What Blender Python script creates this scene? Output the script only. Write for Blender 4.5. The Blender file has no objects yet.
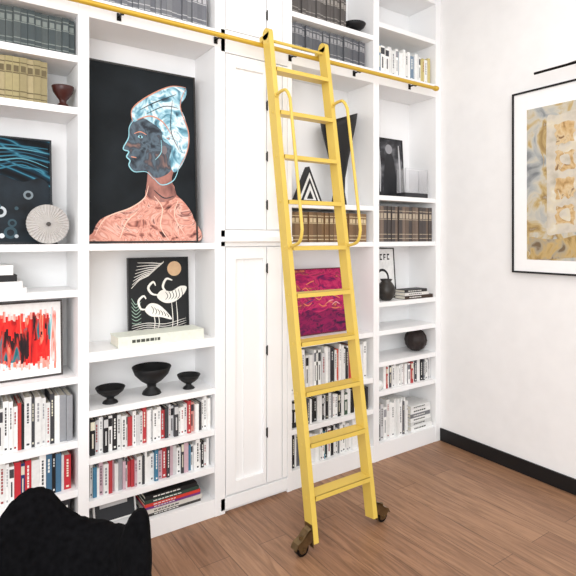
import bpy, math, random
from mathutils import Vector, Matrix, noise
random.seed(7)
scene = bpy.context.scene
try:
    scene.view_settings.view_transform = 'Standard'
except Exception:
    pass

# ------------------------------------------------------------------ materials
def lin(c):
    c = c / 255.0
    return c / 12.92 if c <= 0.04045 else ((c + 0.055) / 1.055) ** 2.4
def rgb(c):
    return (lin(c[0]), lin(c[1]), lin(c[2]), 1.0)
_m = {}
def newmat(name):
    m = bpy.data.materials.new(name); m.use_nodes = True
    nt = m.node_tree
    return m, nt, nt.nodes['Principled BSDF']
def mat(col, rough=0.6, metal=0.0, var=0.08, scale=30, name=None, spec=0.4):
    key = (tuple(col), rough, metal, var, scale)
    if key in _m: return _m[key]
    m, nt, b = newmat(name or 'paint_%d_%d_%d' % tuple(col))
    b.inputs['Roughness'].default_value = rough
    b.inputs['Metallic'].default_value = metal
    b.inputs['Specular IOR Level'].default_value = spec
    tc = nt.nodes.new('ShaderNodeTexCoord')
    n = nt.nodes.new('ShaderNodeTexNoise'); n.inputs['Scale'].default_value = scale; n.inputs['Detail'].default_value = 4
    r = nt.nodes.new('ShaderNodeValToRGB')
    c = rgb(col)
    r.color_ramp.elements[0].position = 0.3; r.color_ramp.elements[1].position = 0.7
    r.color_ramp.elements[0].color = tuple(x * (1 - var) for x in c[:3]) + (1,)
    r.color_ramp.elements[1].color = tuple(min(1, x * (1 + var)) for x in c[:3]) + (1,)
    nt.links.new(tc.outputs['Object'], n.inputs['Vector'])
    nt.links.new(n.outputs['Fac'], r.inputs['Fac'])
    nt.links.new(r.outputs['Color'], b.inputs['Base Color'])
    _m[key] = m
    return m
def rampmat(name, stops, scale=(5, 5, 5), kind='noise', detail=6, distort=0.0, nscale=1.0, rough=0.6, interp='LINEAR'):
    m, nt, b = newmat(name)
    b.inputs['Roughness'].default_value = rough
    b.inputs['Specular IOR Level'].default_value = 0.25
    tc = nt.nodes.new('ShaderNodeTexCoord'); mp = nt.nodes.new('ShaderNodeMapping')
    mp.inputs['Scale'].default_value = scale
    if kind == 'noise':
        t = nt.nodes.new('ShaderNodeTexNoise'); t.inputs['Scale'].default_value = nscale
        t.inputs['Detail'].default_value = detail; t.inputs['Distortion'].default_value = distort
    else:
        t = nt.nodes.new('ShaderNodeTexWave'); t.inputs['Scale'].default_value = nscale
        t.bands_direction = 'DIAGONAL'
        t.inputs['Distortion'].default_value = distort; t.inputs['Detail'].default_value = detail
        t.inputs['Detail Scale'].default_value = 1.2
    r = nt.nodes.new('ShaderNodeValToRGB'); r.color_ramp.interpolation = interp
    while len(r.color_ramp.elements) < len(stops): r.color_ramp.elements.new(0.5)
    for e, (p, c) in zip(r.color_ramp.elements, stops):
        e.position = p; e.color = rgb(c)
    nt.links.new(tc.outputs['Object'], mp.inputs['Vector'])
    nt.links.new(mp.outputs['Vector'], t.inputs['Vector'])
    nt.links.new(t.outputs['Fac'], r.inputs['Fac'])
    nt.links.new(r.outputs['Color'], b.inputs['Base Color'])
    return m

WHITE = mat((246, 246, 246), 0.45, var=0.01, scale=3, name='white_cabinet_paint')
BLACK = mat((18, 18, 20), 0.45, name='black_satin')
BLACKM = mat((22, 20, 19), 0.35, 0.6, name='black_metal')
PAGES = mat((232, 226, 212), 0.9, var=0.06, scale=200, name='book_pages')
YEL = mat((218, 188, 88), 0.36, var=0.03, scale=6, name='yellow_ladder_paint')
GOLD = mat((206, 168, 58), 0.3, 0.25, var=0.04, scale=8, name='gold_rail_paint')
BRONZE = mat((124, 104, 74), 0.30, 0.85, var=0.2, name='bronze_caster')

# ------------------------------------------------------------------ mesh builder
class MB:
    def __init__(s):
        s.v = []; s.f = []; s.fm = []; s.sm = []; s.mats = []
    def mi(s, m):
        if m not in s.mats: s.mats.append(m)
        return s.mats.index(m)
    def add(s, vs, fs, m, smooth=False):
        o = len(s.v); s.v += [tuple(v) for v in vs]
        k = s.mi(m)
        for f in fs:
            s.f.append([o + i for i in f]); s.fm.append(k); s.sm.append(smooth)
    def box(s, x0, x1, y0, y1, z0, z1, m, M=None):
        vs = [Vector((x, y, z)) for x in (x0, x1) for y in (y0, y1) for z in (z0, z1)]
        if M is not None: vs = [M @ v for v in vs]
        s.add(vs, [(0, 1, 3, 2), (4, 6, 7, 5), (0, 4, 5, 1), (2, 3, 7, 6), (0, 2, 6, 4), (1, 5, 7, 3)], m)
    def plate(s, yz, x0, x1, m):
        n = len(yz)
        vs = [(x0, y, z) for y, z in yz] + [(x1, y, z) for y, z in yz]
        s.add(vs, [tuple(range(n)), tuple(reversed(range(n, 2 * n)))] + [(i, (i + 1) % n, n + (i + 1) % n, n + i) for i in range(n)], m)
    def plate_xz(s, xz, y0, y1, m):
        n = len(xz)
        vs = [(x, y0, z) for x, z in xz] + [(x, y1, z) for x, z in xz]
        s.add(vs, [tuple(range(n)), tuple(reversed(range(n, 2 * n)))] + [(i, (i + 1) % n, n + (i + 1) % n, n + i) for i in range(n)], m)
    def tube(s, pts, r, m, n=12, cap=True):
        pts = [Vector(p) for p in pts]; rings = []
        up = None
        for i, p in enumerate(pts):
            d = (pts[min(i + 1, len(pts) - 1)] - pts[max(i - 1, 0)]).normalized()
            if up is None:
                up = Vector((0, 0, 1)) if abs(d.z) < 0.9 else Vector((1, 0, 0))
            a = d.cross(up).normalized(); b = a.cross(d).normalized(); up = b
            rr = r[i] if isinstance(r, (list, tuple)) else r
            rings.append([p + a * rr * math.cos(2 * math.pi * k / n) + b * rr * math.sin(2 * math.pi * k / n) for k in range(n)])
        vs = [v for R in rings for v in R]; fs = []
        for i in range(len(pts) - 1):
            for k in range(n):
                fs.append((i * n + k, i * n + (k + 1) % n, (i + 1) * n + (k + 1) % n, (i + 1) * n + k))
        s.add(vs, fs, m, True)
        if cap:
            s.add(rings[0], [tuple(range(n))], m); s.add(rings[-1], [tuple(range(n))], m)
    def lathe(s, prof, c, m, n=36, M=None):
        vs = []; fs = []
        for (r, z) in prof:
            for k in range(n):
                a = 2 * math.pi * k / n
                v = Vector((r * math.cos(a), r * math.sin(a), z))
                if M is not None: v = M @ v
                vs.append(v + Vector(c))
        for i in range(len(prof) - 1):
            for k in range(n):
                fs.append((i * n + k, i * n + (k + 1) % n, (i + 1) * n + (k + 1) % n, (i + 1) * n + k))
        s.add(vs, fs, m, True)
    def build(s, name, bevel=0.0):
        xs = [v[0] for v in s.v]; ys = [v[1] for v in s.v]; zs = [v[2] for v in s.v]
        o = Vector(((min(xs) + max(xs)) / 2, (min(ys) + max(ys)) / 2, min(zs)))
        me = bpy.data.meshes.new(name)
        me.from_pydata([tuple(Vector(v) - o) for v in s.v], [], s.f)
        for m in s.mats: me.materials.append(m)
        for i, p in enumerate(me.polygons):
            p.material_index = s.fm[i]; p.use_smooth = s.sm[i]
        me.update()
        ob = bpy.data.objects.new(name, me); ob.location = o
        scene.collection.objects.link(ob)
        if bevel:
            b = ob.modifiers.new('bevel', 'BEVEL'); b.width = bevel; b.segments = 2; b.limit_method = 'ANGLE'
        return ob

def spline(pts, closed=True, k=6):
    out = []; n = len(pts)
    rng = range(n) if closed else range(n - 1)
    for i in rng:
        g = (lambda j: pts[j % n]) if closed else (lambda j: pts[max(0, min(n - 1, j))])
        p0, p1, p2, p3 = g(i - 1), g(i), g(i + 1), g(i + 2)
        for t in range(k):
            t = t / k
            out.append(tuple(0.5 * (2 * p1[d] + (p2[d] - p0[d]) * t + (2 * p0[d] - 5 * p1[d] + 4 * p2[d] - p3[d]) * t * t + (-p0[d] + 3 * p1[d] - 3 * p2[d] + p3[d]) * t ** 3) for d in range(len(p1))))
    if not closed: out.append(tuple(pts[-1]))
    return out

# flat artwork: panel with own local frame
class Art(MB):
    def __init__(s, o, U, V, N, w, h, thick, fw, fmat, bgmat, fproud=0.004):
        super().__init__()
        s.o = Vector(o); s.U = Vector(U).normalized(); s.V = Vector(V).normalized(); s.N = Vector(N).normalized()
        s.w = w; s.h = h
        M = Matrix(((s.U.x, s.N.x, s.V.x, s.o.x), (s.U.y, s.N.y, s.V.y, s.o.y), (s.U.z, s.N.z, s.V.z, s.o.z), (0, 0, 0, 1)))
        s.M = M
        s.box(0.001, w - 0.001, -thick, 0, 0.001, h - 0.001, bgmat, M)
        if fw:
            s.box(0, fw, -thick, fproud, 0, h, fmat, M); s.box(w - fw, w, -thick, fproud, 0, h, fmat, M)
            s.box(fw, w - fw, -thick, fproud, 0, fw, fmat, M); s.box(fw, w - fw, -thick, fproud, h - fw, h, fmat, M)
    def P(s, a, b, l):
        return s.o + s.U * (a * s.w) + s.V * (b * s.h) + s.N * (0.0006 * l)
    def poly(s, pts, l, m, sm=True):
        if sm: pts = spline(pts)
        s.add([s.P(a, b, l) for a, b in pts], [tuple(range(len(pts)))], m)
    def rect(s, a0, a1, b0, b1, l, m):
        s.poly([(a0, b0), (a1, b0), (a1, b1), (a0, b1)], l, m, False)
    def disc(s, a, b, r, l, m, ry=None, n=28):
        ry = ry or r * s.w / s.h
        s.poly([(a + r * math.cos(2 * math.pi * k / n), b + ry * math.sin(2 * math.pi * k / n)) for k in range(n)], l, m, False)
    def ribbon(s, pts, wd, l, m, sm=True):
        if sm: pts = spline(pts, False)
        P = [Vector((a * s.w, b * s.h)) for a, b in pts]; vs = []; n = len(P)
        for i, p in enumerate(P):
            d = (P[min(i + 1, n - 1)] - P[max(i - 1, 0)]).normalized(); q = Vector((-d.y, d.x))
            t = wd * (0.35 + 0.65 * math.sin(math.pi * (i + 0.5) / n))
            for sg in (1, -1):
                e = p + q * t * sg * 0.5
                vs.append(s.o + s.U * e.x + s.V * e.y + s.N * (0.0006 * l))
        s.add(vs, [(2 * i, 2 * i + 1, 2 * i + 3, 2 * i + 2) for i in range(n - 1)], m)
def leaning(x0, x1, z0, h, y0, lean, **k):
    V = Vector((0, math.sin(lean), math.cos(lean))); N = Vector((0, -math.cos(lean), math.sin(lean)))
    return Art((x0, y0, z0 + k.get('thick', 0.02) * math.sin(lean) + 0.001), (1, 0, 0), V, N, x1 - x0, h, k.get('thick', 0.02), k.get('fw', 0.0), k.get('fmat', BLACK), k.get('bg', BLACK), k.get('fproud', 0.004))

# ------------------------------------------------------------------ room
D = 2.641           # face of the bookcase
XR = 3.261          # right wall
BK = D + 0.29       # back of bookcase
H = 3.66
def slab(name, x0, x1, y0, y1, z0, z1, m):
    b = MB(); b.box(x0, x1, y0, y1, z0, z1, m); return b.build(name)
WALL = mat((240, 239, 238), 0.85, var=0.02, scale=9, name='white_plaster')
nt = WALL.node_tree
bn = nt.nodes.new('ShaderNodeBump'); bn.inputs['Strength'].default_value = 0.08; bn.inputs['Distance'].default_value = 0.01
nn = nt.nodes.new('ShaderNodeTexNoise'); nn.inputs['Scale'].default_value = 14; nn.inputs['Detail'].default_value = 8
nt.links.new(nn.outputs['Fac'], bn.inputs['Height']); nt.links.new(bn.outputs['Normal'], nt.nodes['Principled BSDF'].inputs['Normal'])

# floor
fm, nt, b = newmat('oak_laminate')
b.inputs['Roughness'].default_value = 0.45
tc = nt.nodes.new('ShaderNodeTexCoord'); mp = nt.nodes.new('ShaderNodeMapping'); mp.inputs['Rotation'].default_value = (0, 0, math.radians(90))
br = nt.nodes.new('ShaderNodeTexBrick')
br.inputs['Scale'].default_value = 1.0; br.inputs['Brick Width'].default_value = 1.25; br.inputs['Row Height'].default_value = 0.17
br.inputs['Mortar Size'].default_value = 0.0014; br.inputs['Mortar Smooth'].default_value = 0.2; br.offset = 0.37
br.inputs['Color1'].default_value = rgb((163, 124, 94)); br.inputs['Color2'].default_value = rgb((144, 106, 79)); br.inputs['Mortar'].default_value = rgb((86, 60, 44))
mp2 = nt.nodes.new('ShaderNodeMapping'); mp2.inputs['Scale'].default_value = (16, 1.3, 1)
gn = nt.nodes.new('ShaderNodeTexNoise'); gn.inputs['Scale'].default_value = 1.7; gn.inputs['Detail'].default_value = 9; gn.inputs['Distortion'].default_value = 1.4
gn.inputs['Roughness'].default_value = 0.62
gr = nt.nodes.new('ShaderNodeValToRGB')
gr.color_ramp.elements[0].position = 0.32; gr.color_ramp.elements[0].color = (0.58, 0.54, 0.50, 1)
gr.color_ramp.elements[1].position = 0.62; gr.color_ramp.elements[1].color = (1.12, 1.12, 1.12, 1)
mx = nt.nodes.new('ShaderNodeMix'); mx.data_type = 'RGBA'; mx.blend_type = 'MULTIPLY'; mx.inputs[0].default_value = 1
nt.links.new(tc.outputs['Object'], mp.inputs['Vector']); nt.links.new(mp.outputs['Vector'], br.inputs['Vector'])
nt.links.new(tc.outputs['Object'], mp2.inputs['Vector']); nt.links.new(mp2.outputs['Vector'], gn.inputs['Vector'])
nt.links.new(gn.outputs['Fac'], gr.inputs['Fac'])
nt.links.new(br.outputs['Color'], mx.inputs[6]); nt.links.new(gr.outputs['Color'], mx.inputs[7])
nt.links.new(mx.outputs[2], b.inputs['Base Color'])
slab('floor', -3.0, XR + 0.1, -3.5, BK + 0.12, -0.1, 0, fm)
slab('ceiling', -3.0, XR + 0.1, -1.0, BK + 0.12, H, H + 0.1, WALL)
slab('wall_back', -3.0, XR + 0.1, BK + 0.001, BK + 0.12, 0, H, WALL)
slab('wall_right', XR, XR + 0.1, -3.5, BK, 0, H, WALL)
bb = MB(); bb.box(XR - 0.014, XR, -3.5, D - 0.001, 0, 0.098, BLACK); bb.build('baseboard_right', 0.002)

# ------------------------------------------------------------------ bookcase
T = 0.034
bays = {
 'Z': (-0.80, -0.15, [0.10, 0.36, 0.60, 0.915, 1.34, 1.565, 2.235, 2.49]),
 'A': (-0.10, 0.558, [0.10, 0.36, 0.60, 0.915, 1.34, 1.565, 2.235, 2.49]),
 'B': (0.610, 1.297, [0.10, 0.285, 0.50, 0.735, 1.025, 1.565]),
 'C': (1.832, 2.535, [0.12, 0.38, 0.60, 0.925, 1.565, 1.82, 3.03]),
 'D': (2.590, 3.200, [0.12, 0.49, 0.70, 0.925, 1.13, 1.565, 1.90, 3.14]),
}
bc = MB()
bc.box(-0.85, XR - 0.001, BK - 0.012, BK, 0, H - 0.002, WHITE)
for a, c in [(-0.85, -0.80), (-0.15, -0.10), (0.558, 0.610), (1.297, 1.335), (1.798, 1.832), (2.535, 2.590), (3.200, XR - 0.001)]:
    bc.box(a, c, D, BK - 0.012, 0, H - 0.002, WHITE)
for k, (a, c, zs) in bays.items():
    for z in zs:
        th = T if z > 0.2 else z
        if k == 'B' and abs(z - 1.025) < .01: th = 0.05
        bc.box(a, c, D + 0.006 if z > 0.2 else D + 0.003, BK - 0.012, z - th, z, WHITE)
    bc.box(a, c, D - 0.0, BK - 0.012, 2.69, 2.79, WHITE)
    bc.box(a, c, D, BK - 0.012, 3.42, 3.5, WHITE)
# panelled cupboard between the bays
bc.box(1.335, 1.798, D + 0.02, BK - 0.012, 0, H - 0.002, WHITE)
for z0, z1 in [(0.02, 0.09), (1.545, 1.575), (1.60, 1.64), (2.67, 2.80), (3.5, H - 0.01)]:
    bc.box(1.335, 1.798, D, D + 0.02, z0, z1, WHITE)
bc.box(1.335, 1.362, D, D + 0.02, 0, H - 0.01, WHITE)
for z0, z1 in [(0.10, 1.54), (1.645, 2.665), (2.805, 3.49)]:
    x0, x1 = 1.367, 1.643
    bc.box(x0, x0 + 0.065, D + 0.002, D + 0.02, z0, z1, WHITE); bc.box(x1 - 0.02, x1, D + 0.002, D + 0.02, z0, z1, WHITE)
    bc.box(x0 + 0.065, x1 - 0.02, D + 0.002, D + 0.02, z0, z0 + 0.07, WHITE); bc.box(x0 + 0.065, x1 - 0.02, D + 0.002, D + 0.02, z1 - 0.07, z1, WHITE)
    bc.box(1.49, 1.494, D + 0.014, D + 0.02, z0 + 0.07, z1 - 0.07, WHITE)
    bc.box(1.650, 1.757, D + 0.002, D + 0.02, z0, z1, WHITE); bc.box(1.763, 1.796, D + 0.002, D + 0.02, z0, z1, WHITE)
bc.box(1.35, 1.815, D - 0.035, D + 0.01, 1.573, 1.602, WHITE)
for z in (0.41, 0.91, 1.41, 1.795, 2.09, 2.40, 2.95):
    bc.box(1.641, 1.651, D - 0.005, D + 0.004, z - 0.024, z + 0.024, BLACKM)
    bc.tube([(1.646, D - 0.005, z - 0.030), (1.646, D - 0.005, z + 0.030)], 0.0042, BLACKM, 8)
bc.build('built_in_bookcase', 0.0015)

# ------------------------------------------------------------------ rail
RY, RZ = D - 0.07, 2.730
r = MB()
r.tube([(-0.86, RY, RZ), (3.115, RY, RZ)], 0.0135, GOLD, 20)
r.lathe([(0, -0.02), (0.018, -0.02), (0.020, 0), (0.018, 0.012), (0, 0.014)], (3.12, RY, RZ), GOLD, 20, Matrix.Rotation(math.pi / 2, 4, 'Y'))
for x in (-0.5, 0.16, 0.755, 1.300, 1.815, 2.35, 2.90):
    r.tube([(x, D - 0.001, RZ - 0.004), (x, RY + 0.012, RZ - 0.004)], 0.006, BLACKM, 12)
    r.box(x - 0.011, x + 0.011, D - 0.005, D - 0.0005, RZ - 0.026, RZ + 0.012, BLACKM)
    r.box(x - 0.007, x + 0.007, RY + 0.002, RY + 0.016, RZ - 0.016, RZ + 0.010, BLACKM)
r.build('library_ladder_rail')

# ------------------------------------------------------------------ ladder
L0 = Vector((0, 2.080, 0.045)); L1 = Vector((0, 2.512, 2.775))
Ld = (L1 - L0).normalized(); Ln = Vector((0, -Ld.z, Ld.y))
LL = (L1 - L0).length
ML = Matrix(((1, 0, 0, 0), (0, -Ln.y, Ld.y, L0.y), (0, -Ln.z, Ld.z, L0.z), (0, 0, 0, 1)))
def onl(z): return L0.y + (z - L0.z) / (L1.z - L0.z) * (L1.y - L0.y)
la = MB()
SX = [(1.556, 1.586), (1.966, 1.996)]
for a, c in SX:
    la.box(a, c, -0.034, 0.034, 0, LL, YEL, ML)
    la.tube([(a, L1.y + 0.0, L1.z), (c, L1.y + 0.0, L1.z)], 0.034, YEL, 24)
for i in range(10):
    z = 0.262 + i * 0.2556; y = onl(z)
    la.box(1.586, 1.966, y - 0.042, y + 0.040, z - 0.009, z + 0.010, YEL)
    la.box(1.586, 1.966, y - 0.044, y - 0.036, z - 0.013, z + 0.010, YEL)
    for a in (1.5545, 1.9975):
        la.tube([(a - 0.0015, y, z), (a + 0.0015, y, z)], 0.006, YEL, 10)
la.tube([(1.586, onl(2.74) , 2.742), (1.966, onl(2.74), 2.742)], 0.009, YEL, 12)
for xc in (1.571, 1.981):
    za, zb = 2.40, 1.545
    fa = Vector((xc, onl(za), za)) + Ln * 0.030; fb = Vector((xc, onl(zb), zb)) + Ln * 0.030
    ctrl = [fa, fa + Ln * 0.055, fa + Ln * 0.098 - Ld * 0.012, fa + Ln * 0.125 - Ld * 0.06, fa + Ln * 0.130 - Ld * 0.14,
            fb + Ln * 0.130 + Ld * 0.14, fb + Ln * 0.125 + Ld * 0.06, fb + Ln * 0.098 + Ld * 0.012, fb + Ln * 0.055, fb]
    la.tube(spline([tuple(p) for p in ctrl], False, 6), 0.0090, YEL, 12)
    for p in (fa, fb):
        la.tube([p, p + Ln * 0.010], 0.017, YEL, 14)
for xc in (1.571, 1.981):
    la.box(xc - 0.007, xc + 0.007, L1.y + 0.02, RY + 0.01, RZ + 0.028, RZ + 0.048, YEL)
    la.tube([(xc - 0.009, RY, RZ + 0.033), (xc + 0.009, RY, RZ + 0.033)], 0.0185, YEL, 18)
# casters roll sideways along the shelves: wheel axle points to the bookcase
for sg, xe in ((-1, 1.556), (1, 1.996)):
    y0 = onl(0.07)
    X = lambda d: xe + sg * d
    R = 0.035; xw = 0.056; yw = y0 - 0.004
    # plate on the outer face of the stile
    la.plate([(y0 - 0.036, 0.034), (y0 + 0.026, 0.034), (y0 + 0.038, 0.135), (y0 - 0.020, 0.140)], X(0), X(0.005), BRONZE)
    # two angled cheeks from stile to axle, wheel between them
    for yy in (yw - 0.023, yw + 0.018):
        la.plate_xz([(X(0.004), 0.128), (X(0.020), 0.122), (X(0.062), 0.078), (X(0.086), 0.066), (X(0.090), 0.052), (X(0.066), 0.022), (X(0.048), 0.020), (X(0.030), 0.050), (X(0.004), 0.062)], yy, yy + 0.005, BRONZE)
    # bridge / hood over the wheel
    hood = [(0.006, 0.118), (0.024, 0.112), (0.060, 0.078), (0.088, 0.066), (0.102, 0.044), (0.106, 0.046), (0.092, 0.072), (0.062, 0.086), (0.028, 0.119), (0.006, 0.126)]
    la.plate_xz([(X(a), z) for a, z in hood], yw - 0.023, yw + 0.023, BRONZE)
    la.tube([(X(xw), yw - 0.014, R), (X(xw), yw + 0.014, R)], R, BLACKM, 30)
    la.tube([(X(xw), yw - 0.030, R), (X(xw), yw + 0.030, R)], 0.009, BRONZE, 14)
    la.tube([(X(xw), yw - 0.0165, R), (X(xw), yw + 0.0165, R)], 0.022, BRONZE, 20)
    la.tube([(X(0.060), yw, 0.080), (X(0.060), yw, 0.100)], 0.010, BRONZE, 12)
    for zz in (0.055, 0.115):
        la.tube([(X(0.004), y0 + 0.002, zz), (X(0.009), y0 + 0.002, zz)], 0.006, BLACKM, 8)
la.build('library_ladder', 0.0012)

# ------------------------------------------------------------------ books
W1, W2, W3 = (240, 240, 238), (226, 226, 224), (205, 205, 206)
K1, K2 = (30, 30, 34), (62, 62, 66)
MIX = [W1, W1, W1, W2, W3, W2, (40, 40, 44), K1, (90, 92, 98), (178, 46, 50), (240, 238, 230), (38, 52, 78), (150, 152, 156), K2]
DARKMIX = [K1, (25, 25, 28), W1, W2, (60, 90, 140), (178, 50, 50), (44, 44, 48), (200, 200, 200), (90, 130, 160), (228, 226, 220)]
def bm(c): return mat(c, 0.55, var=0.05, scale=60)
def one_book(b, x, t, yf, dp, z, h, col, lab, style, M=None):
    c = bm(col); cv = min(0.0025, t * 0.15)
    b.box(x, x + t, yf, yf + 0.004, z, z + h, c, M)
    b.box(x, x + cv, yf + 0.004, yf + dp, z, z + h, c, M); b.box(x + t - cv, x + t, yf + 0.004, yf + dp, z, z + h, c, M)
    b.box(x + cv, x + t - cv, yf + 0.004, yf + dp - 0.004, z + 0.003, z + h - 0.004, PAGES, M)
    l = bm(lab)
    e = 0.0008
    if style == 'bands':
        for q in (0.08, 0.2, 0.62, 0.86):
            b.box(x + 0.001, x + t - 0.001, yf - e, yf, z + h * q, z + h * q + 0.005, l, M)
        b.box(x + t * 0.15, x + t * 0.85, yf - e, yf, z + h * 0.66, z + h * 0.80, l, M)
    elif style == 'title':
        zz = z + h * 0.88; k = random.randint(3, 9)
        for i in range(k):
            d = random.uniform(0.006, 0.016)
            if zz - d < z + h * 0.25: break
            b.box(x + t * 0.36, x + t * 0.64, yf - e, yf, zz - d, zz, l, M); zz -= d + 0.004
        b.box(x + t * 0.3, x + t * 0.7, yf - e, yf, z + h * 0.06, z + h * 0.06 + 0.009, l, M)
    elif style == 'block':
        b.box(x + 0.001, x + t - 0.001, yf - e, yf, z + h * 0.70, z + h * 0.93, l, M)
        b.box(x + t * 0.35, x + t * 0.65, yf - e, yf, z + h * 0.2, z + h * 0.6, l, M)
def row(x0, x1, z, h, t, pal, styles=('title', 'block', 'title', None, None, 'title'), seed=1, dp=0.16, yf=D + 0.035, name='row_of_books', gaps=0.0, lab=None):
    random.seed(seed)
    b = MB(); x = x0
    while True:
        th = random.uniform(*t)
        if x + th > x1: break
        hh = random.uniform(*h); c = random.choice(pal)
        lum = sum(c) / 3
        lb = lab or (random.choice([K1, K2, (150, 60, 60), (60, 60, 66), (110, 112, 118), (150, 150, 154)]) if lum > 140 else random.choice([(235, 235, 230), (225, 220, 200), (200, 200, 200)]))
        one_book(b, x, th - 0.0006, yf + random.uniform(-0.008, 0.012), dp, z + 0.0008, hh, c, lb, random.choice(styles))
        x += th
        if gaps and random.random() < gaps: x += 0.01
    b.build(name)
GREY = [(66, 76, 76), (60, 70, 72), (72, 80, 80)]
def setrow(x0, x1, z, h, t, pal, lab, seed, **k):
    row(x0, x1, z, (h - 0.002, h), (t, t + 0.001), pal, ('bands',), seed, lab=lab, **k)
setrow(-0.78, -0.2, 2.49, 0.185, 0.030, GREY, (140, 146, 142), 2)
row(-0.78, -0.22, 0.60, (0.2, 0.24), (0.012, 0.032), MIX, seed=77)
row(-0.78, -0.22, 0.36, (0.15, 0.19), (0.012, 0.032), DARKMIX, seed=78)
setrow(-0.08, 0.557, 2.49, 0.180, 0.0295, GREY, (118, 126, 122), 3)
setrow(-0.08, 0.445, 2.235, 0.205, 0.0295, [(158, 146, 104), (146, 134, 96), (166, 152, 114)], (96, 84, 54), 4)
row(-0.09, 0.555, 0.60, (0.20, 0.242), (0.012, 0.034), [W1, W1, W2, K1, K1, K2, W1, W3, W1, K1, W2, (150, 152, 156), (186, 60, 56)], seed=41)
row(-0.09, 0.540, 0.36, (0.165, 0.20), (0.013, 0.034), [(44, 60, 110), W1, (24, 24, 26), (190, 44, 54), W1, (70, 110, 140), K1, W2, (226, 210, 190)], seed=16)
row(-0.05, 0.54, 0.10, (0.16, 0.21), (0.015, 0.034), DARKMIX, seed=17)
setrow(0.625, 1.29, 2.79, 0.215, 0.030, [(108, 110, 116), (118, 120, 124), (102, 104, 110)], (180, 180, 182), 5)
row(0.622, 1.285, 0.50, (0.150, 0.188), (0.011, 0.027), [W1, W1, W1, W2, W1, W3, W2, K1, K2, (184, 60, 64), (214, 150, 140)], seed=6)
row(0.622, 1.285, 0.285, (0.135, 0.172), (0.011, 0.027), [W1, W1, W2, W3, W1, K1, (176, 56, 62), (64, 120, 150), (150, 152, 156), W1, K2, (200, 170, 180)], seed=8)
setrow(1.845, 2.32, 3.03, 0.21, 0.029, [(84, 80, 78), (94, 90, 88)], (150, 146, 140), 9)
setrow(1.845, 2.50, 2.79, 0.185, 0.029, [(92, 94, 98), (84, 86, 92)], (150, 150, 152), 10)
setrow(1.845, 2.53, 1.565, 0.198, 0.034, [(126, 98, 70), (112, 88, 64), (134, 106, 76)], (206, 188, 152), 11, yf=D + 0.03)
row(1.845, 2.50, 0.60, (0.225, 0.270), (0.012, 0.034), [W1, W1, W1, W2, W3, W1, W2, (40, 40, 44), (200, 80, 60)], seed=12)
row(1.845, 2.52, 0.38, (0.145, 0.178), (0.012, 0.030), [W1, K1, K1, W2, (60, 84, 66), (90, 92, 98), (24, 24, 26), W1], seed=13)
row(1.845, 2.50, 0.12, (0.17, 0.215), (0.012, 0.032), [W1, W1, (28, 28, 32), W2, (60, 130, 150), (90, 92, 98)], seed=14)
row(2.62, 3.18, 2.79, (0.185, 0.22), (0.018, 0.040), [W1, W1, W2, W2, W1, (120, 140, 160), (205, 190, 130)], seed=21)
setrow(2.600, 3.19, 1.565, 0.262, 0.036, [(104, 90, 80), (76, 70, 68), (122, 106, 94)], (180, 166, 146), 22, yf=D + 0.03)
row(2.67, 3.19, 0.49, (0.145, 0.170), (0.011, 0.028), [K1, W1, W2, (176, 60, 60), (90, 92, 98), W1, (60, 62, 70), W3], seed=23)
row(2.600, 2.93, 0.12, (0.21, 0.285), (0.012, 0.034), [W1, W1, W2, W3, (150, 152, 156), (100, 100, 104)], seed=24)

def stack(name, x0, x1, y0, y1, z, items, seed=1):
    random.seed(seed); b = MB(); z += 0.0008
    for t, c, w in items:
        a = random.uniform(-0.006, 0.006)
        X0, X1 = x0 + max(0, a), x0 + (x1 - x0) * w
        m = bm(c); cv = min(0.003, t * 0.18)
        b.box(X0, X1, y0 + a, y0 + a + 0.004, z, z + t, m)
        b.box(X0, X1, y0 + a + 0.004, y1, z, z + cv, m); b.box(X0, X1, y0 + a + 0.004, y1, z + t - cv, z + t, m)
        b.box(X0 + 0.004, X1 - 0.004, y0 + a + 0.004, y1 - 0.004, z + cv, z + t - cv, PAGES)
        lb = bm((70, 74, 66) if sum(c) > 420 else (228, 226, 220))
        q = X0 + (X1 - X0) * 0.15
        for i in range(7):
            d = random.uniform(0.008, 0.022)
            if q + d > X1 - 0.05: break
            b.box(q, q + d, y0 + a - 0.0008, y0 + a, z + t * 0.36, z + t * 0.64, lb); q += d + 0.005
        z += t + 0.0006
    b.build(name)
stack('stack_of_books', -0.06, 0.335, D + 0.03, D + 0.22, 1.34, [(0.022, W1, 1), (0.03, (230, 230, 228), .96), (0.030, (28, 28, 30), .9), (0.045, W1, .86)], 1)
stack('stack_of_books', 0.90, 1.235, D + 0.03, D + 0.22, 0.10, [(0.016, (60, 56, 54), .97), (0.022, (205, 200, 192), .99), (0.016, (120, 60, 130), .96), (0.016, (210, 60, 50), .95), (0.018, (50, 70, 60), .93), (0.022, (28, 28, 30), .9)], 2)
stack('stack_of_books', 2.875, 3.185, D + 0.02, D + 0.125, 1.13, [(0.026, (60, 44, 34), 1), (0.022, (226, 224, 220), .85), (0.022, (40, 38, 38), .8)], 3)
stack('stack_of_books', 2.95, 3.19, D + 0.03, D + 0.2, 0.12, [(0.035, W1, 1), (0.03, (215, 215, 213), .97), (0.03, W1, .95), (0.03, (120, 122, 126), .92), (0.035, W1, .95), (0.028, W2, .9)], 4)
stack('coffee_table_book', 0.755, 1.235, D + 0.015, D + 0.17, 1.025, [(0.056, (228, 232, 220), 1)], 5)
ar = leaning(0.655, 0.875, 0.10, 0.135, D + 0.09, 0.3, thick=0.02, fw=0.008, fmat=bm((235, 235, 233)), bg=bm((40, 42, 46)))
ar.rect(0.15, 0.8, 0.55, 0.75, 1, bm((200, 200, 200))); ar.build('leaning_art_book')

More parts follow.
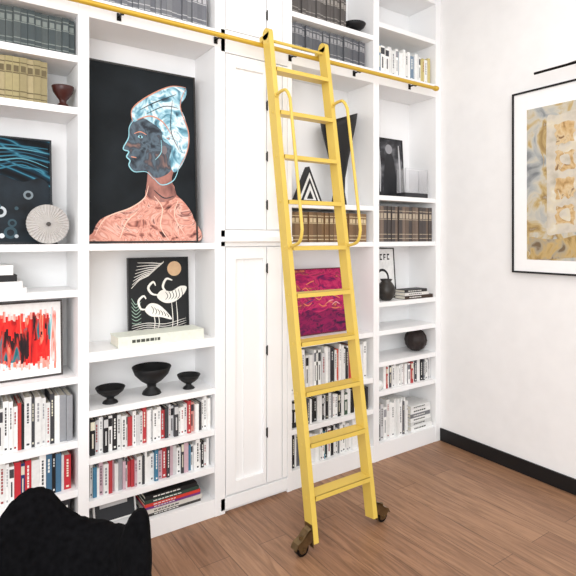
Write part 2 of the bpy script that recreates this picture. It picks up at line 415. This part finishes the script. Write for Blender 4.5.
# ------------------------------------------------------------------ artworks
def norm(x0, x1, tL, tR, bL, bR):
    def f(x, y):
        u = (x - x0) / (x1 - x0); t = tL + (tR - tL) * u; b = bL + (bR - bL) * u
        return (u, (b - y) / (b - t))
    return f
p = leaning(0.632, 1.264, 1.565, 0.99, D + 0.16, 0.05, thick=0.03, fw=0.010, fmat=mat((40, 38, 36), .4), bg=rampmat('portrait_dark_ground', [(0.3, (16, 20, 23)), (0.7, (32, 38, 42))], (4, 4, 4), rough=0.8))
f = norm(91, 196, 58, 77, 243, 242)
SAL = rampmat('portrait_salmon_swirl', [(0.28, (78, 48, 46)), (0.38, (178, 114, 100)), (0.46, (226, 168, 150)), (0.53, (198, 132, 116)), (0.60, (232, 184, 168)), (0.68, (128, 80, 74)), (0.76, (214, 150, 134))], (5, 5, 7), 'noise', 2, 3.5)
BLU = rampmat('portrait_blue_hair', [(0.3, (54, 72, 84)), (0.42, (104, 158, 178)), (0.5, (176, 214, 226)), (0.58, (236, 242, 242)), (0.66, (120, 170, 188)), (0.75, (184, 128, 108))], (9, 9, 9), 'noise', 4, 2.2)
FACE = rampmat('portrait_face_shade', [(0.35, (44, 50, 58)), (0.48, (92, 108, 120)), (0.58, (66, 72, 80)), (0.7, (140, 110, 102))], (8, 8, 8), 'noise', 3, 1.5)
ORA = mat((206, 142, 118), .6); TEAL = mat((150, 206, 218), .6); DK = mat((40, 46, 54), .6); PCH = mat((240, 200, 180), .6)
p.poly([f(*q) for q in [(97, 242), (97, 232), (103, 220), (116, 213), (132, 207), (143, 198), (147, 186), (170, 184), (174, 194), (184, 204), (192, 218), (194, 242)]], 1, SAL)
p.poly([f(*q) for q in [(146, 196), (146, 180), (150, 165), (172, 165), (170, 180), (174, 196), (160, 202)]], 2, rampmat('portrait_neck', [(0.35, (110, 74, 70)), (0.5, (176, 122, 110)), (0.65, (80, 84, 92))], (9, 9, 5)))
p.poly([f(*q) for q in [(136, 116), (130, 126), (129, 137), (124, 149), (129, 152), (127, 157), (130, 161), (129, 166), (134, 172), (146, 171), (154, 178), (168, 172), (174, 155), (172, 125), (155, 112)]], 3, FACE)
p.poly([f(*q) for q in [(134, 122), (133, 110), (142, 100), (156, 91), (172, 86), (186, 87), (186, 96), (180, 106), (184, 116), (188, 132), (187, 150), (180, 166), (172, 172), (168, 160), (170, 148), (162, 140), (160, 130), (150, 122), (142, 118)]], 4, BLU)
for pts, w, m in [([(136, 118), (130, 127), (129, 138), (124, 149), (129, 152), (127, 157), (130, 161), (129, 166), (134, 172), (145, 172), (152, 179)], 0.007, TEAL),
                  ([(133, 122), (133, 109), (148, 96), (170, 86), (186, 87)], 0.007, ORA), ([(186, 88), (180, 106), (188, 132), (186, 152), (176, 170)], 0.007, ORA),
                  ([(137, 120), (150, 116), (162, 122), (170, 134)], 0.008, ORA), ([(140, 110), (155, 102), (176, 94)], 0.006, DK), ([(146, 114), (164, 106), (178, 108)], 0.005, DK),
                  ([(152, 178), (160, 185), (172, 180), (178, 166)], 0.006, TEAL), ([(134, 134), (140, 132), (146, 135)], 0.006, ORA), ([(131, 157), (136, 158)], 0.006, ORA),
                  ([(172, 100), (170, 130), (178, 150)], 0.005, DK), ([(147, 186), (143, 198), (130, 208), (108, 218), (98, 236)], 0.007, PCH),
                  ([(152, 196), (160, 208), (158, 226), (166, 240)], 0.007, PCH), ([(176, 200), (172, 216), (182, 234)], 0.006, PCH), ([(136, 212), (126, 222), (120, 238)], 0.006, PCH),
                  ([(152, 190), (162, 198), (172, 196)], 0.006, DK), ([(160, 140), (160, 152), (154, 160)], 0.005, TEAL)]:
    p.ribbon([f(*q) for q in pts], w, 6, m)
p.disc(*f(140, 137), 0.022, 6, TEAL, 0.008); p.disc(*f(140, 137), 0.009, 7, DK, 0.007)
p.disc(*f(163, 150), 0.026, 6, mat((120, 110, 112), .6), 0.026)
p.build('portrait_painting')

bl = rampmat('teal_wave_print', [(0.0, (10, 14, 18)), (0.35, (16, 32, 42)), (0.5, (24, 72, 90)), (0.65, (66, 132, 154)), (0.8, (22, 58, 76)), (1.0, (12, 18, 24))], (1, 1, 3), 'wave', 2, 5, 2.2, rough=0.75)
p = leaning(-0.07, 0.467, 1.565, 0.525, D + 0.14, 0.08, thick=0.02, fw=0.008, fmat=mat((30, 34, 38), .4), bg=bl)
NK = rampmat('print_dark_ground', [(0.35, (14, 18, 22)), (0.65, (30, 40, 48))], (9, 9, 9), 'noise', 6)
p.poly([(0.01, 0.62), (0.2, 0.66), (0.38, 0.58), (0.55, 0.64), (0.75, 0.58), (0.9, 0.62), (0.985, 0.5), (0.985, 0.02), (0.5, 0.015), (0.015, 0.02)], 1, NK)
random.seed(3)
for i in range(34):
    a, b2 = random.uniform(0.08, 0.92), random.uniform(0.06, 0.46)
    rr = random.uniform(0.014, 0.055); cc = random.choice([(190, 196, 200), (120, 132, 138), (70, 86, 94), (214, 218, 220), (50, 74, 84)])
    p.disc(a, b2, rr, 2 + 0.1 * i, mat(cc, .7))
    if rr > 0.035:
        p.disc(a, b2, rr * 0.55, 2.05 + 0.1 * i, NK)
for k in range(7):
    p.ribbon([(0.03, 0.66 + k * .045), (0.25, 0.74 + k * .03), (0.5, 0.68 + k * .04), (0.75, 0.74 + k * .03), (0.97, 0.64 + k * .045)], 0.007, 2.2, mat([(44, 110, 132), (28, 78, 98), (84, 146, 164)][k % 3], .7))
p.build('teal_abstract_print')
fd = MB(); n = 72; cx, cy, cz, R = 0.432, D + 0.055, 1.565 + 0.098, 0.095
vs = [(cx, cy - 0.012, cz)]; fs = []
for k in range(n):
    a = 2 * math.pi * k / n; zz = 0.008 if k % 2 else 0
    vs.append((cx + R * math.cos(a), cy - zz + 0.02 * math.sin(a), cz + R * math.sin(a)))
for k in range(n): fs.append((0, 1 + k, 1 + (k + 1) % n))
FAN = mat((186, 182, 178), .7)
fd.add(vs, fs, FAN)
vb = [(v[0], v[1] + 0.014, v[2]) for v in vs]; fd.add(vb, fs, FAN)
fd.add(vs[1:] + vb[1:], [(k, (k + 1) % n, n + (k + 1) % n, n + k) for k in range(n)], mat((176, 172, 168), .7))
fd.tube([(cx, cy - 0.02, cz), (cx, cy + 0.01, cz)], 0.010, mat((70, 66, 62), .5))
fd.box(cx - 0.04, cx + 0.04, cy - 0.015, cy + 0.045, 1.566, 1.574, BLACK)
fd.box(cx - 0.004, cx + 0.004, cy + 0.016, cy + 0.024, 1.57, cz, BLACK)
fd.build('pleated_disc_sculpture')
# red abstract: smeared vertical brush work with black and teal
p = leaning(-0.075, 0.505, 0.915, 0.370, D + 0.09, 0.06, thick=0.02, fw=0.008, fmat=mat((66, 60, 58), .4), bg=mat((244, 243, 240), .6))
rd = rampmat('red_streak_paint', [(0.28, (30, 24, 28)), (0.37, (206, 30, 30)), (0.46, (236, 52, 44)), (0.54, (214, 24, 28)), (0.60, (246, 150, 120)), (0.66, (228, 60, 48)), (0.74, (60, 150, 160))], (34, 34, 4), 'noise', 8, 0.5)
bkst = rampmat('black_streak_paint', [(0.35, (20, 18, 22)), (0.48, (52, 24, 28)), (0.56, (200, 50, 40)), (0.64, (40, 120, 130)), (0.72, (20, 20, 20))], (36, 36, 5), 'noise', 8, 0.5)
ltst = rampmat('pale_streak_paint', [(0.35, (250, 214, 206)), (0.5, (240, 120, 100)), (0.62, (244, 240, 238)), (0.7, (120, 190, 196))], (36, 36, 5), 'noise', 8, 0.5)
random.seed(12)
def jag(x0, x1, lo, hi, l, m, st=0.018, jt=0.05):
    top = []; bot = []; x = x0
    while x < x1:
        h1 = hi + random.uniform(-jt, jt); l1 = lo + random.uniform(-jt, jt)
        top += [(x, h1), (min(x + st, x1), h1)]; bot += [(x, l1), (min(x + st, x1), l1)]
        x += st
    p.poly(top + bot[::-1], l, m, False)
jag(0.03, 0.95, 0.14, 0.86, 1, ltst)
jag(0.03, 0.90, 0.22, 0.80, 1.5, rd, jt=0.06)
jag(0.50, 0.74, 0.25, 0.62, 2, bkst); jag(0.10, 0.22, 0.5, 0.76, 2.2, bkst); jag(0.78, 0.90, 0.52, 0.78, 2.1, bkst)
for k in range(12):
    xx = random.uniform(0.05, 0.88); zz = random.uniform(0.2, 0.6)
    jag(xx, xx + random.uniform(0.012, 0.05), zz, zz + random.uniform(0.12, 0.3), 2.5 + k * .05, random.choice([rd, ltst, rd, bkst]), st=0.01)
p.build('red_abstract_painting')
# crane print
p = leaning(0.868, 1.228, 1.026, 0.455, D + 0.205, 0.05, thick=0.02, fw=0.006, fmat=mat((30, 30, 32), .4), bg=mat((20, 22, 24), .6))
CR = mat((238, 234, 226), .6); GRN = mat((150, 176, 160), .6); TAN = mat((214, 178, 140), .6); BKK = mat((20, 22, 24), .6)
p.disc(0.76, 0.85, 0.12, 1, TAN)
for k in range(8):
    p.ribbon([(0.05 + .015 * k, 0.62 + .045 * k), (0.18 + .03 * k, 0.72 + .03 * k), (0.34 + .03 * k, 0.78 + .02 * k), (0.44 + .02 * k, 0.88 + .01 * k)], 0.005, 1, CR)
for k in range(7):
    p.ribbon([(0.05, 0.50 - .05 * k), (0.12, 0.42 - .04 * k), (0.2, 0.5 - .05 * k)], 0.005, 1, GRN)
p.poly([(0.46, 0.50), (0.54, 0.58), (0.70, 0.56), (0.86, 0.62), (0.97, 0.60), (0.90, 0.50), (0.74, 0.42), (0.58, 0.42)], 2, CR)
p.poly([(0.26, 0.34), (0.34, 0.42), (0.48, 0.40), (0.62, 0.30), (0.70, 0.20), (0.52, 0.24), (0.36, 0.26)], 3, CR)
for k in range(6):
    p.ribbon([(0.60 + .055 * k, 0.555 + .008 * k), (0.64 + .05 * k, 0.50), (0.60 + .05 * k, 0.455)], 0.004, 4, BKK)
    p.ribbon([(0.36 + .05 * k, 0.39 - .02 * k), (0.40 + .05 * k, 0.34 - .02 * k), (0.38 + .05 * k, 0.29 - .01 * k)], 0.004, 4, BKK)
p.ribbon([(0.50, 0.52), (0.38, 0.54), (0.32, 0.62), (0.40, 0.69), (0.44, 0.64)], 0.014, 3, CR)
p.ribbon([(0.64, 0.54), (0.56, 0.62), (0.62, 0.72), (0.72, 0.70)], 0.014, 3, CR)
p.ribbon([(0.32, 0.36), (0.20, 0.36), (0.16, 0.46), (0.24, 0.52), (0.28, 0.48)], 0.013, 4, CR)
for a in (0.40, 0.47, 0.70, 0.78):
    p.ribbon([(a, 0.28 if a < .6 else .44), (a + .02, 0.18), (a - .01, 0.04)], 0.005, 4, CR)
for k in range(5):
    p.ribbon([(0.05, 0.04 + .03 * k), (0.3, 0.08 + .025 * k), (0.6, 0.03 + .03 * k), (0.95, 0.08 + .03 * k)], 0.004, 1, CR)
p.build('crane_print')
# magenta
mg = rampmat('magenta_paint', [(0.28, (60, 30, 84)), (0.38, (120, 24, 84)), (0.47, (176, 28, 92)), (0.54, (200, 54, 104)), (0.60, (130, 26, 76)), (0.68, (210, 120, 80)), (0.76, (100, 40, 110))], (9, 9, 14), 'noise', 9, 1.6)
p = leaning(1.975, 2.425, 0.925, 0.455, D + 0.16, 0.08, thick=0.02, fw=0.008, fmat=mat((110, 30, 54), .4), bg=mg)
p.poly([(0.02, 0.02), (0.02, 0.30), (0.25, 0.38), (0.45, 0.32), (0.7, 0.38), (0.98, 0.30), (0.98, 0.02)], 1, rampmat('dark_plum_paint', [(0.35, (54, 24, 60)), (0.5, (150, 26, 84)), (0.62, (90, 22, 70))], (14, 14, 22), 'noise', 8, 1.0), False)
random.seed(9)
for k in range(14):
    a = random.uniform(.05, .8); q = random.uniform(.35, .9)
    p.ribbon([(a, q), (a + .08, q + random.uniform(-.05, .05)), (a + .16, q + random.uniform(-.06, .06))], 0.008, 2, mat(random.choice([(224, 130, 90), (210, 80, 130), (80, 40, 110), (230, 160, 170)]), .6))
p.build('magenta_painting')
# bw photograph
p = leaning(2.745, 3.055, 1.90, 0.47, D + 0.19, 0.06, thick=0.015, fw=0.008, fmat=BLACK, bg=rampmat('bw_photo', [(0.3, (24, 24, 26)), (0.5, (60, 60, 64)), (0.62, (110, 110, 114)), (0.75, (200, 200, 202))], (7, 7, 9), 'noise', 5))
p.poly([(0.3, 0.04), (0.32, 0.5), (0.42, 0.72), (0.6, 0.74), (0.7, 0.5), (0.72, 0.04)], 1, mat((34, 34, 38), .5))
p.disc(0.5, 0.82, 0.12, 2, mat((150, 150, 154), .5))
for a in (0.15, 0.85): p.ribbon([(a, 0.1), (a + .02, 0.5), (a, 0.9)], 0.02, 1, mat((190, 190, 192), .5))
p.build('black_and_white_photograph')
# small acrylic display case
m, nt_, ab = newmat('clear_acrylic'); ab.inputs['Roughness'].default_value = 0.05; ab.inputs['Base Color'].default_value = (0.98, 0.98, 0.99, 1)
ab.inputs['Transmission Weight'].default_value = 0.9; ab.inputs['IOR'].default_value = 1.1
b = MB()
b.box(2.885, 3.135, D + 0.025, D + 0.115, 1.901, 1.935, mat((44, 44, 48), .4))
for (a0, a1, b0, b1) in [(2.885, 2.889, D + .025, D + .115), (3.131, 3.135, D + .025, D + .115), (2.889, 3.131, D + .111, D + .115), (2.889, 3.131, D + .025, D + .029)]:
    b.box(a0, a1, b0, b1, 1.936, 2.12, m)
b.build('acrylic_display_case')
# framed typographic print
p = leaning(2.66, 2.935, 1.13, 0.385, D + 0.165, 0.08, thick=0.015, fw=0.008, fmat=BLACK, bg=mat((240, 240, 238), .6))
p.disc(0.5, 0.40, 0.26, 1, BLACK); p.disc(0.5, 0.40, 0.19, 2, mat((238, 238, 236), .6))
for i in range(5):
    a = 0.16 + i * 0.14
    p.rect(a, a + 0.03, 0.76, 0.88, 1, BLACK); p.rect(a + .03, a + 0.09, 0.85, 0.88, 1, BLACK)
    if i % 2: p.rect(a + .03, a + .08, 0.80, 0.825, 1, BLACK)
    else: p.rect(a + .03, a + .09, 0.76, 0.785, 1, BLACK)
p.rect(0.25, 0.75, 0.08, 0.10, 1, BLACK)
p.build('framed_print')
def tri(name, x, y, z, w, h, m1, m2):
    b = MB()
    def prism(cx, w, z0, h, y0, y1, m):
        vs = [(cx - w / 2, y0, z0), (cx + w / 2, y0, z0), (cx, y0, z0 + h), (cx - w / 2, y1, z0), (cx + w / 2, y1, z0), (cx, y1, z0 + h)]
        b.add(vs, [(0, 1, 2), (3, 5, 4), (0, 3, 4, 1), (1, 4, 5, 2), (2, 5, 3, 0)], m)
    prism(x, w, z + .001, h, y, y + 0.05, m1)
    prism(x, w * 0.80, z + 0.010, h * 0.80, y - 0.003, y - 0.0003, m2)
    prism(x, w * 0.62, z + 0.018, h * 0.62, y - 0.006, y - 0.0033, m1)
    prism(x, w * 0.44, z + 0.026, h * 0.44, y - 0.009, y - 0.0063, m2)
    prism(x, w * 0.22, z + 0.034, h * 0.22, y - 0.012, y - 0.0093, m1)
    b.build(name)
tri('triangle_sculpture', 2.035, D + 0.09, 1.82, 0.235, 0.25, mat((34, 34, 38), .5), mat((228, 228, 226), .5))

# pottery
def pot(name, prof, c, m, n=40, M=None):
    b = MB(); b.lathe(prof, c, m, n, M); return b.build(name)
CER = mat((16, 16, 18), .55, var=0.15)
def bowl_prof(R, h, foot):
    return [(0, 0.001), (foot, 0.001), (foot * 0.9, h * 0.10), (foot * 0.45, h * 0.24), (foot * 0.5, h * 0.36), (R * 0.55, h * 0.50), (R * 0.85, h * 0.72), (R, h * 0.98), (R * 0.985, h), (R * 0.96, h * 0.985), (R * 0.78, h * 0.76), (R * 0.45, h * 0.58), (0, h * 0.52)]
pot('pedestal_bowl', bowl_prof(0.075, 0.082, 0.04), (0.735, D + 0.085, 0.735), CER)
pot('pedestal_bowl', bowl_prof(0.106, 0.150, 0.052), (0.967, D + 0.115, 0.735), CER)
pot('pedestal_bowl', bowl_prof(0.066, 0.080, 0.034), (1.175, D + 0.09, 0.735), CER)
pot('goblet', bowl_prof(0.052, 0.105, 0.034), (0.500, D + 0.06, 2.235), mat((62, 26, 22), .35))
pot('shallow_bowl', bowl_prof(0.085, 0.080, 0.045), (2.430, D + 0.09, 3.03), CER)
pot('round_vase', [(0, .001), (.03, .001), (.055, .025), (.068, .06), (.064, .10), (.045, .13), (.035, .14), (.046, .158), (.040, .158), (.028, .14), (.02, .10), (0, .09)], (2.735, D + 0.075, 1.13), mat((46, 42, 38), .4, var=.3))
b = MB(); vs = []; fs = []; n, mrow = 48, 24; R = 0.086
for i in range(mrow + 1):
    th = math.pi * i / mrow
    for k in range(n):
        a = 2 * math.pi * k / n
        rr = R * (1 + 0.03 * math.cos(12 * a) + 0.02 * math.cos(16 * th))
        vs.append((3.098 + rr * math.sin(th) * math.cos(a), D + 0.115 + rr * math.sin(th) * math.sin(a), 0.70 + 0.092 + rr * math.cos(th)))
for i in range(mrow):
    for k in range(n): fs.append((i * n + k, i * n + (k + 1) % n, (i + 1) * n + (k + 1) % n, (i + 1) * n + k))
b.add(vs, fs, mat((40, 30, 28), .6, var=.3), True); b.build('woven_sphere')
pot('white_ball_ornament', [(0.0005, 0.001)] + [(0.035 * math.sin(math.pi * i / 14), 0.036 - 0.035 * math.cos(math.pi * i / 14)) for i in range(1, 14)] + [(0, 0.071)], (2.63, D + 0.05, 0.49), mat((236, 236, 234), .5))
b = MB(); prof = [(0, .001), (.062, .001), (.062, .02), (.046, .10), (.050, .20), (.078, .33), (.112, .46), (.138, .56), (.148, .62), (.142, .62), (.125, .56), (.095, .46), (.05, .3), (0, .25)]
n = 44; vs = []; fs = []
for (r_, z) in prof:
    for k in range(n):
        a = 2 * math.pi * k / n
        zz = z + (0.05 * math.cos(a) * (z / 0.62) ** 2 if z > .2 else 0)
        vs.append((2.335 + r_ * math.cos(a), D + 0.14 + r_ * 0.7 * math.sin(a), 1.82 + zz))
for i in range(len(prof) - 1):
    for k in range(n): fs.append((i * n + k, i * n + (k + 1) % n, (i + 1) * n + (k + 1) % n, (i + 1) * n + k))
b.add(vs, fs, CER, True); b.build('tall_black_vase')

# ------------------------------------------------------------------ picture on the right wall
aw = Art((XR - 0.024, 2.018, 1.359), (0, -1, 0), (0, 0, 1), (-1, 0, 0), 0.90, 1.215, 0.022, 0.012, BLACK, mat((246, 246, 245), .7, var=.01), 0.008)
G1 = rampmat('weathered_gold_paint', [(0.30, (120, 124, 126)), (0.40, (170, 172, 170)), (0.48, (196, 190, 174)), (0.56, (186, 162, 112)), (0.64, (150, 124, 82)), (0.72, (180, 182, 180))], (7, 7, 6), 'noise', 12, 1.0)
G2 = rampmat('beige_panel_paint', [(0.3, (176, 168, 150)), (0.5, (204, 196, 182)), (0.6, (212, 202, 178)), (0.7, (222, 218, 208))], (10, 10, 10), 'noise', 12)
G3 = rampmat('amber_panel_paint', [(0.3, (150, 118, 76)), (0.45, (196, 162, 112)), (0.6, (212, 190, 152)), (0.7, (130, 98, 66))], (18, 18, 18), 'noise', 10, 1)
OB = rampmat('ochre_band', [(0.35, (146, 120, 74)), (0.5, (192, 164, 110)), (0.62, (164, 154, 134)), (0.7, (116, 98, 76))], (11, 11, 8), 'noise', 12, 1)
aw.rect(0.115, 0.885, 0.075, 0.895, 1, G1)
random.seed(31)
j_ = lambda v, s=0.012: v + random.uniform(-s, s)
def rough(a0, a1, b0, b1, l, m, s=0.010):
    pts = []
    for t in range(6): pts.append((a0 + (a1 - a0) * t / 6, j_(b0, s)))
    for t in range(6): pts.append((j_(a1, s), b0 + (b1 - b0) * t / 6))
    for t in range(6): pts.append((a1 - (a1 - a0) * t / 6, j_(b1, s)))
    for t in range(6): pts.append((j_(a0, s), b1 - (b1 - b0) * t / 6))
    aw.poly(pts, l, m)
rough(0.13, 0.87, 0.09, 0.20, 2, OB, 0.012)
rough(0.27, 0.73, 0.22, 0.84, 3, G2)
for i in range(4):
    for j in range(2):
        rough(0.33 + j * .19, 0.46 + j * .19, 0.26 + i * 0.143, 0.36 + i * 0.143, 4 + i * .1, G3, 0.010)
        if (i + j) % 2 == 0:
            aw.poly([(j_(0.37 + j * .19), j_(0.29 + i * .143)), (j_(0.43 + j * .19), j_(0.29 + i * .143)), (j_(0.43 + j * .19), j_(0.335 + i * .143)), (j_(0.37 + j * .19), j_(0.335 + i * .143))], 5.5, G2)
for k in range(10):
    a, q = random.uniform(.14, .82), random.uniform(.18, .86)
    aw.ribbon([(a, q), (j_(a + .02, .02), q - .05), (j_(a, .02), q - .10)], 0.006, 6, random.choice([OB, G3, G2]))
aw.build('framed_wall_art')
b = MB()
b.tube([(XR - 0.15, 1.79, 2.635), (XR - 0.15, 1.37, 2.635)], 0.008, BLACKM, 14)
b.tube([(XR - 0.15, 1.58, 2.640), (XR - 0.10, 1.56, 2.66), (XR - 0.03, 1.56, 2.66), (XR - 0.001, 1.56, 2.66)], 0.004, BLACKM, 10)
b.tube([(XR - 0.010, 1.56, 2.66), (XR - 0.0005, 1.56, 2.66)], 0.016, BLACKM, 20)
b.build('picture_light')

# ------------------------------------------------------------------ black armchair
ch = MB()
FUR = rampmat('black_boucle', [(0.3, (4, 4, 5)), (0.7, (14, 14, 16))], (60, 60, 60), 'noise', 5, rough=0.95)
FUR.node_tree.nodes['Principled BSDF'].inputs['Specular IOR Level'].default_value = 0.08
c0 = Vector((0.352, 1.600, 0)); Wd = Vector((0.686, -0.727, 0)).normalized(); Bk = Vector((0.727, 0.686, 0)).normalized()
def loc(s, d, z): return c0 + Wd * s + Bk * d + Vector((0, 0, z))
ns, nl = 70, 44; HW = 0.285; vs = []; fs = []
for i in range(ns + 1):
    q = -1 + 2 * i / ns; s = HW * math.sin(q * math.pi / 2) 
    e = abs(s) / HW
    top = 0.728 + 0.108 * math.exp(-((s + 0.178) / 0.070) ** 2) + 0.092 * math.exp(-((s - 0.192) / 0.052) ** 2) - 0.06 * max(0, (e - 0.78) / 0.22) ** 2
    bot = 0.34
    wall = 0.055 * (max(0.0, 1 - e ** 6)) ** 0.5 + 0.002
    zc = (top + bot) / 2; hz = (top - bot) / 2 * (0.2 + 0.8 * (max(0, 1 - e ** 12)) ** 0.5)
    for k in range(nl):
        a = 2 * math.pi * k / nl
        ca, sa = math.cos(a), math.sin(a)
        dz = hz * (abs(sa) ** 0.6) * (1 if sa > 0 else -1); dd = wall * (abs(ca) ** 0.8) * (1 if ca > 0 else -1)
        off = -0.16 * e ** 2.2 + 0.05 * dz / 0.2
        P = loc(s, off + dd, zc + dz)
        nv = noise.noise(P * 16) * 0.012 + noise.noise(P * 45) * 0.008
        P += Vector((Bk * ca + Vector((0, 0, sa)))) * nv
        vs.append(P)
for i in range(ns):
    for k in range(nl): fs.append((i * nl + k, i * nl + (k + 1) % nl, (i + 1) * nl + (k + 1) % nl, (i + 1) * nl + k))
fs.append(tuple(range(nl))); fs.append(tuple(ns * nl + k for k in range(nl)))
ch.add(vs, fs, FUR, True)
def blob(cs, cd, cz, a_, b_, c_, pw=0.5):
    vs = []; fs = []; n, mm = 32, 18
    for i in range(mm + 1):
        th = -math.pi / 2 + math.pi * i / mm
        for k in range(n):
            a = 2 * math.pi * k / n
            sp = lambda v: (abs(v) ** pw) * (1 if v > 0 else -1)
            P = loc(cs + a_ * sp(math.cos(th)) * sp(math.cos(a)), cd + b_ * sp(math.cos(th)) * sp(math.sin(a)), cz + c_ * sp(math.sin(th)))
            P += Vector((1, 1, 1)) * noise.noise(P * 20) * 0.006
            vs.append(P)
    for i in range(mm):
        for k in range(n): fs.append((i * n + k, i * n + (k + 1) % n, (i + 1) * n + (k + 1) % n, (i + 1) * n + k))
    ch.add(vs, fs, FUR, True)
blob(0, -0.28, 0.38, 0.25, 0.27, 0.09)
blob(-0.25, -0.30, 0.46, 0.045, 0.22, 0.13)
blob(0.25, -0.30, 0.46, 0.045, 0.22, 0.13)
for s in (-0.2, 0.2):
    for d in (-0.05, -0.48):
        ch.tube([loc(s * 1.05, d, 0), loc(s, d, 0.36)], [0.012, 0.02], BLACKM, 14)
ch.build('black_armchair')

# ------------------------------------------------------------------ lights, world
w = bpy.data.worlds.new('World'); scene.world = w; w.use_nodes = True
w.node_tree.nodes['Background'].inputs['Color'].default_value = (0.97, 0.985, 1.0, 1)
w.node_tree.nodes['Background'].inputs['Strength'].default_value = 1.5
def area(name, loc_, target, sx, sy, e, col=(1, 1, 1)):
    l = bpy.data.lights.new(name, 'AREA'); l.shape = 'RECTANGLE'; l.size = sx; l.size_y = sy; l.energy = e; l.color = col
    o = bpy.data.objects.new(name, l); o.location = loc_
    o.rotation_euler = (Vector(target) - Vector(loc_)).to_track_quat('-Z', 'Y').to_euler()
    scene.collection.objects.link(o)
area('window_light', (-1.6, -1.8, 2.3), (1.8, 2.6, 1.4), 2.6, 2.2, 115, (0.98, 0.99, 1.0))
area('overhead_fill', (1.6, 0.9, 3.5), (1.6, 1.2, 0), 2.2, 1.2, 24, (0.99, 0.99, 1.0))  # added fill with no fixture, makes up for light the ceiling slab blocks

# ------------------------------------------------------------------ camera
cam = bpy.data.cameras.new('camera'); co = bpy.data.objects.new('camera', cam); scene.collection.objects.link(co)
co.location = (0, 0, 1.6); co.rotation_euler = (math.radians(90), 0, math.radians(-34.3))
cam.sensor_width = 36; cam.lens = 31.875; cam.shift_y = -51 / 576
cam.clip_start = 0.05
scene.camera = co
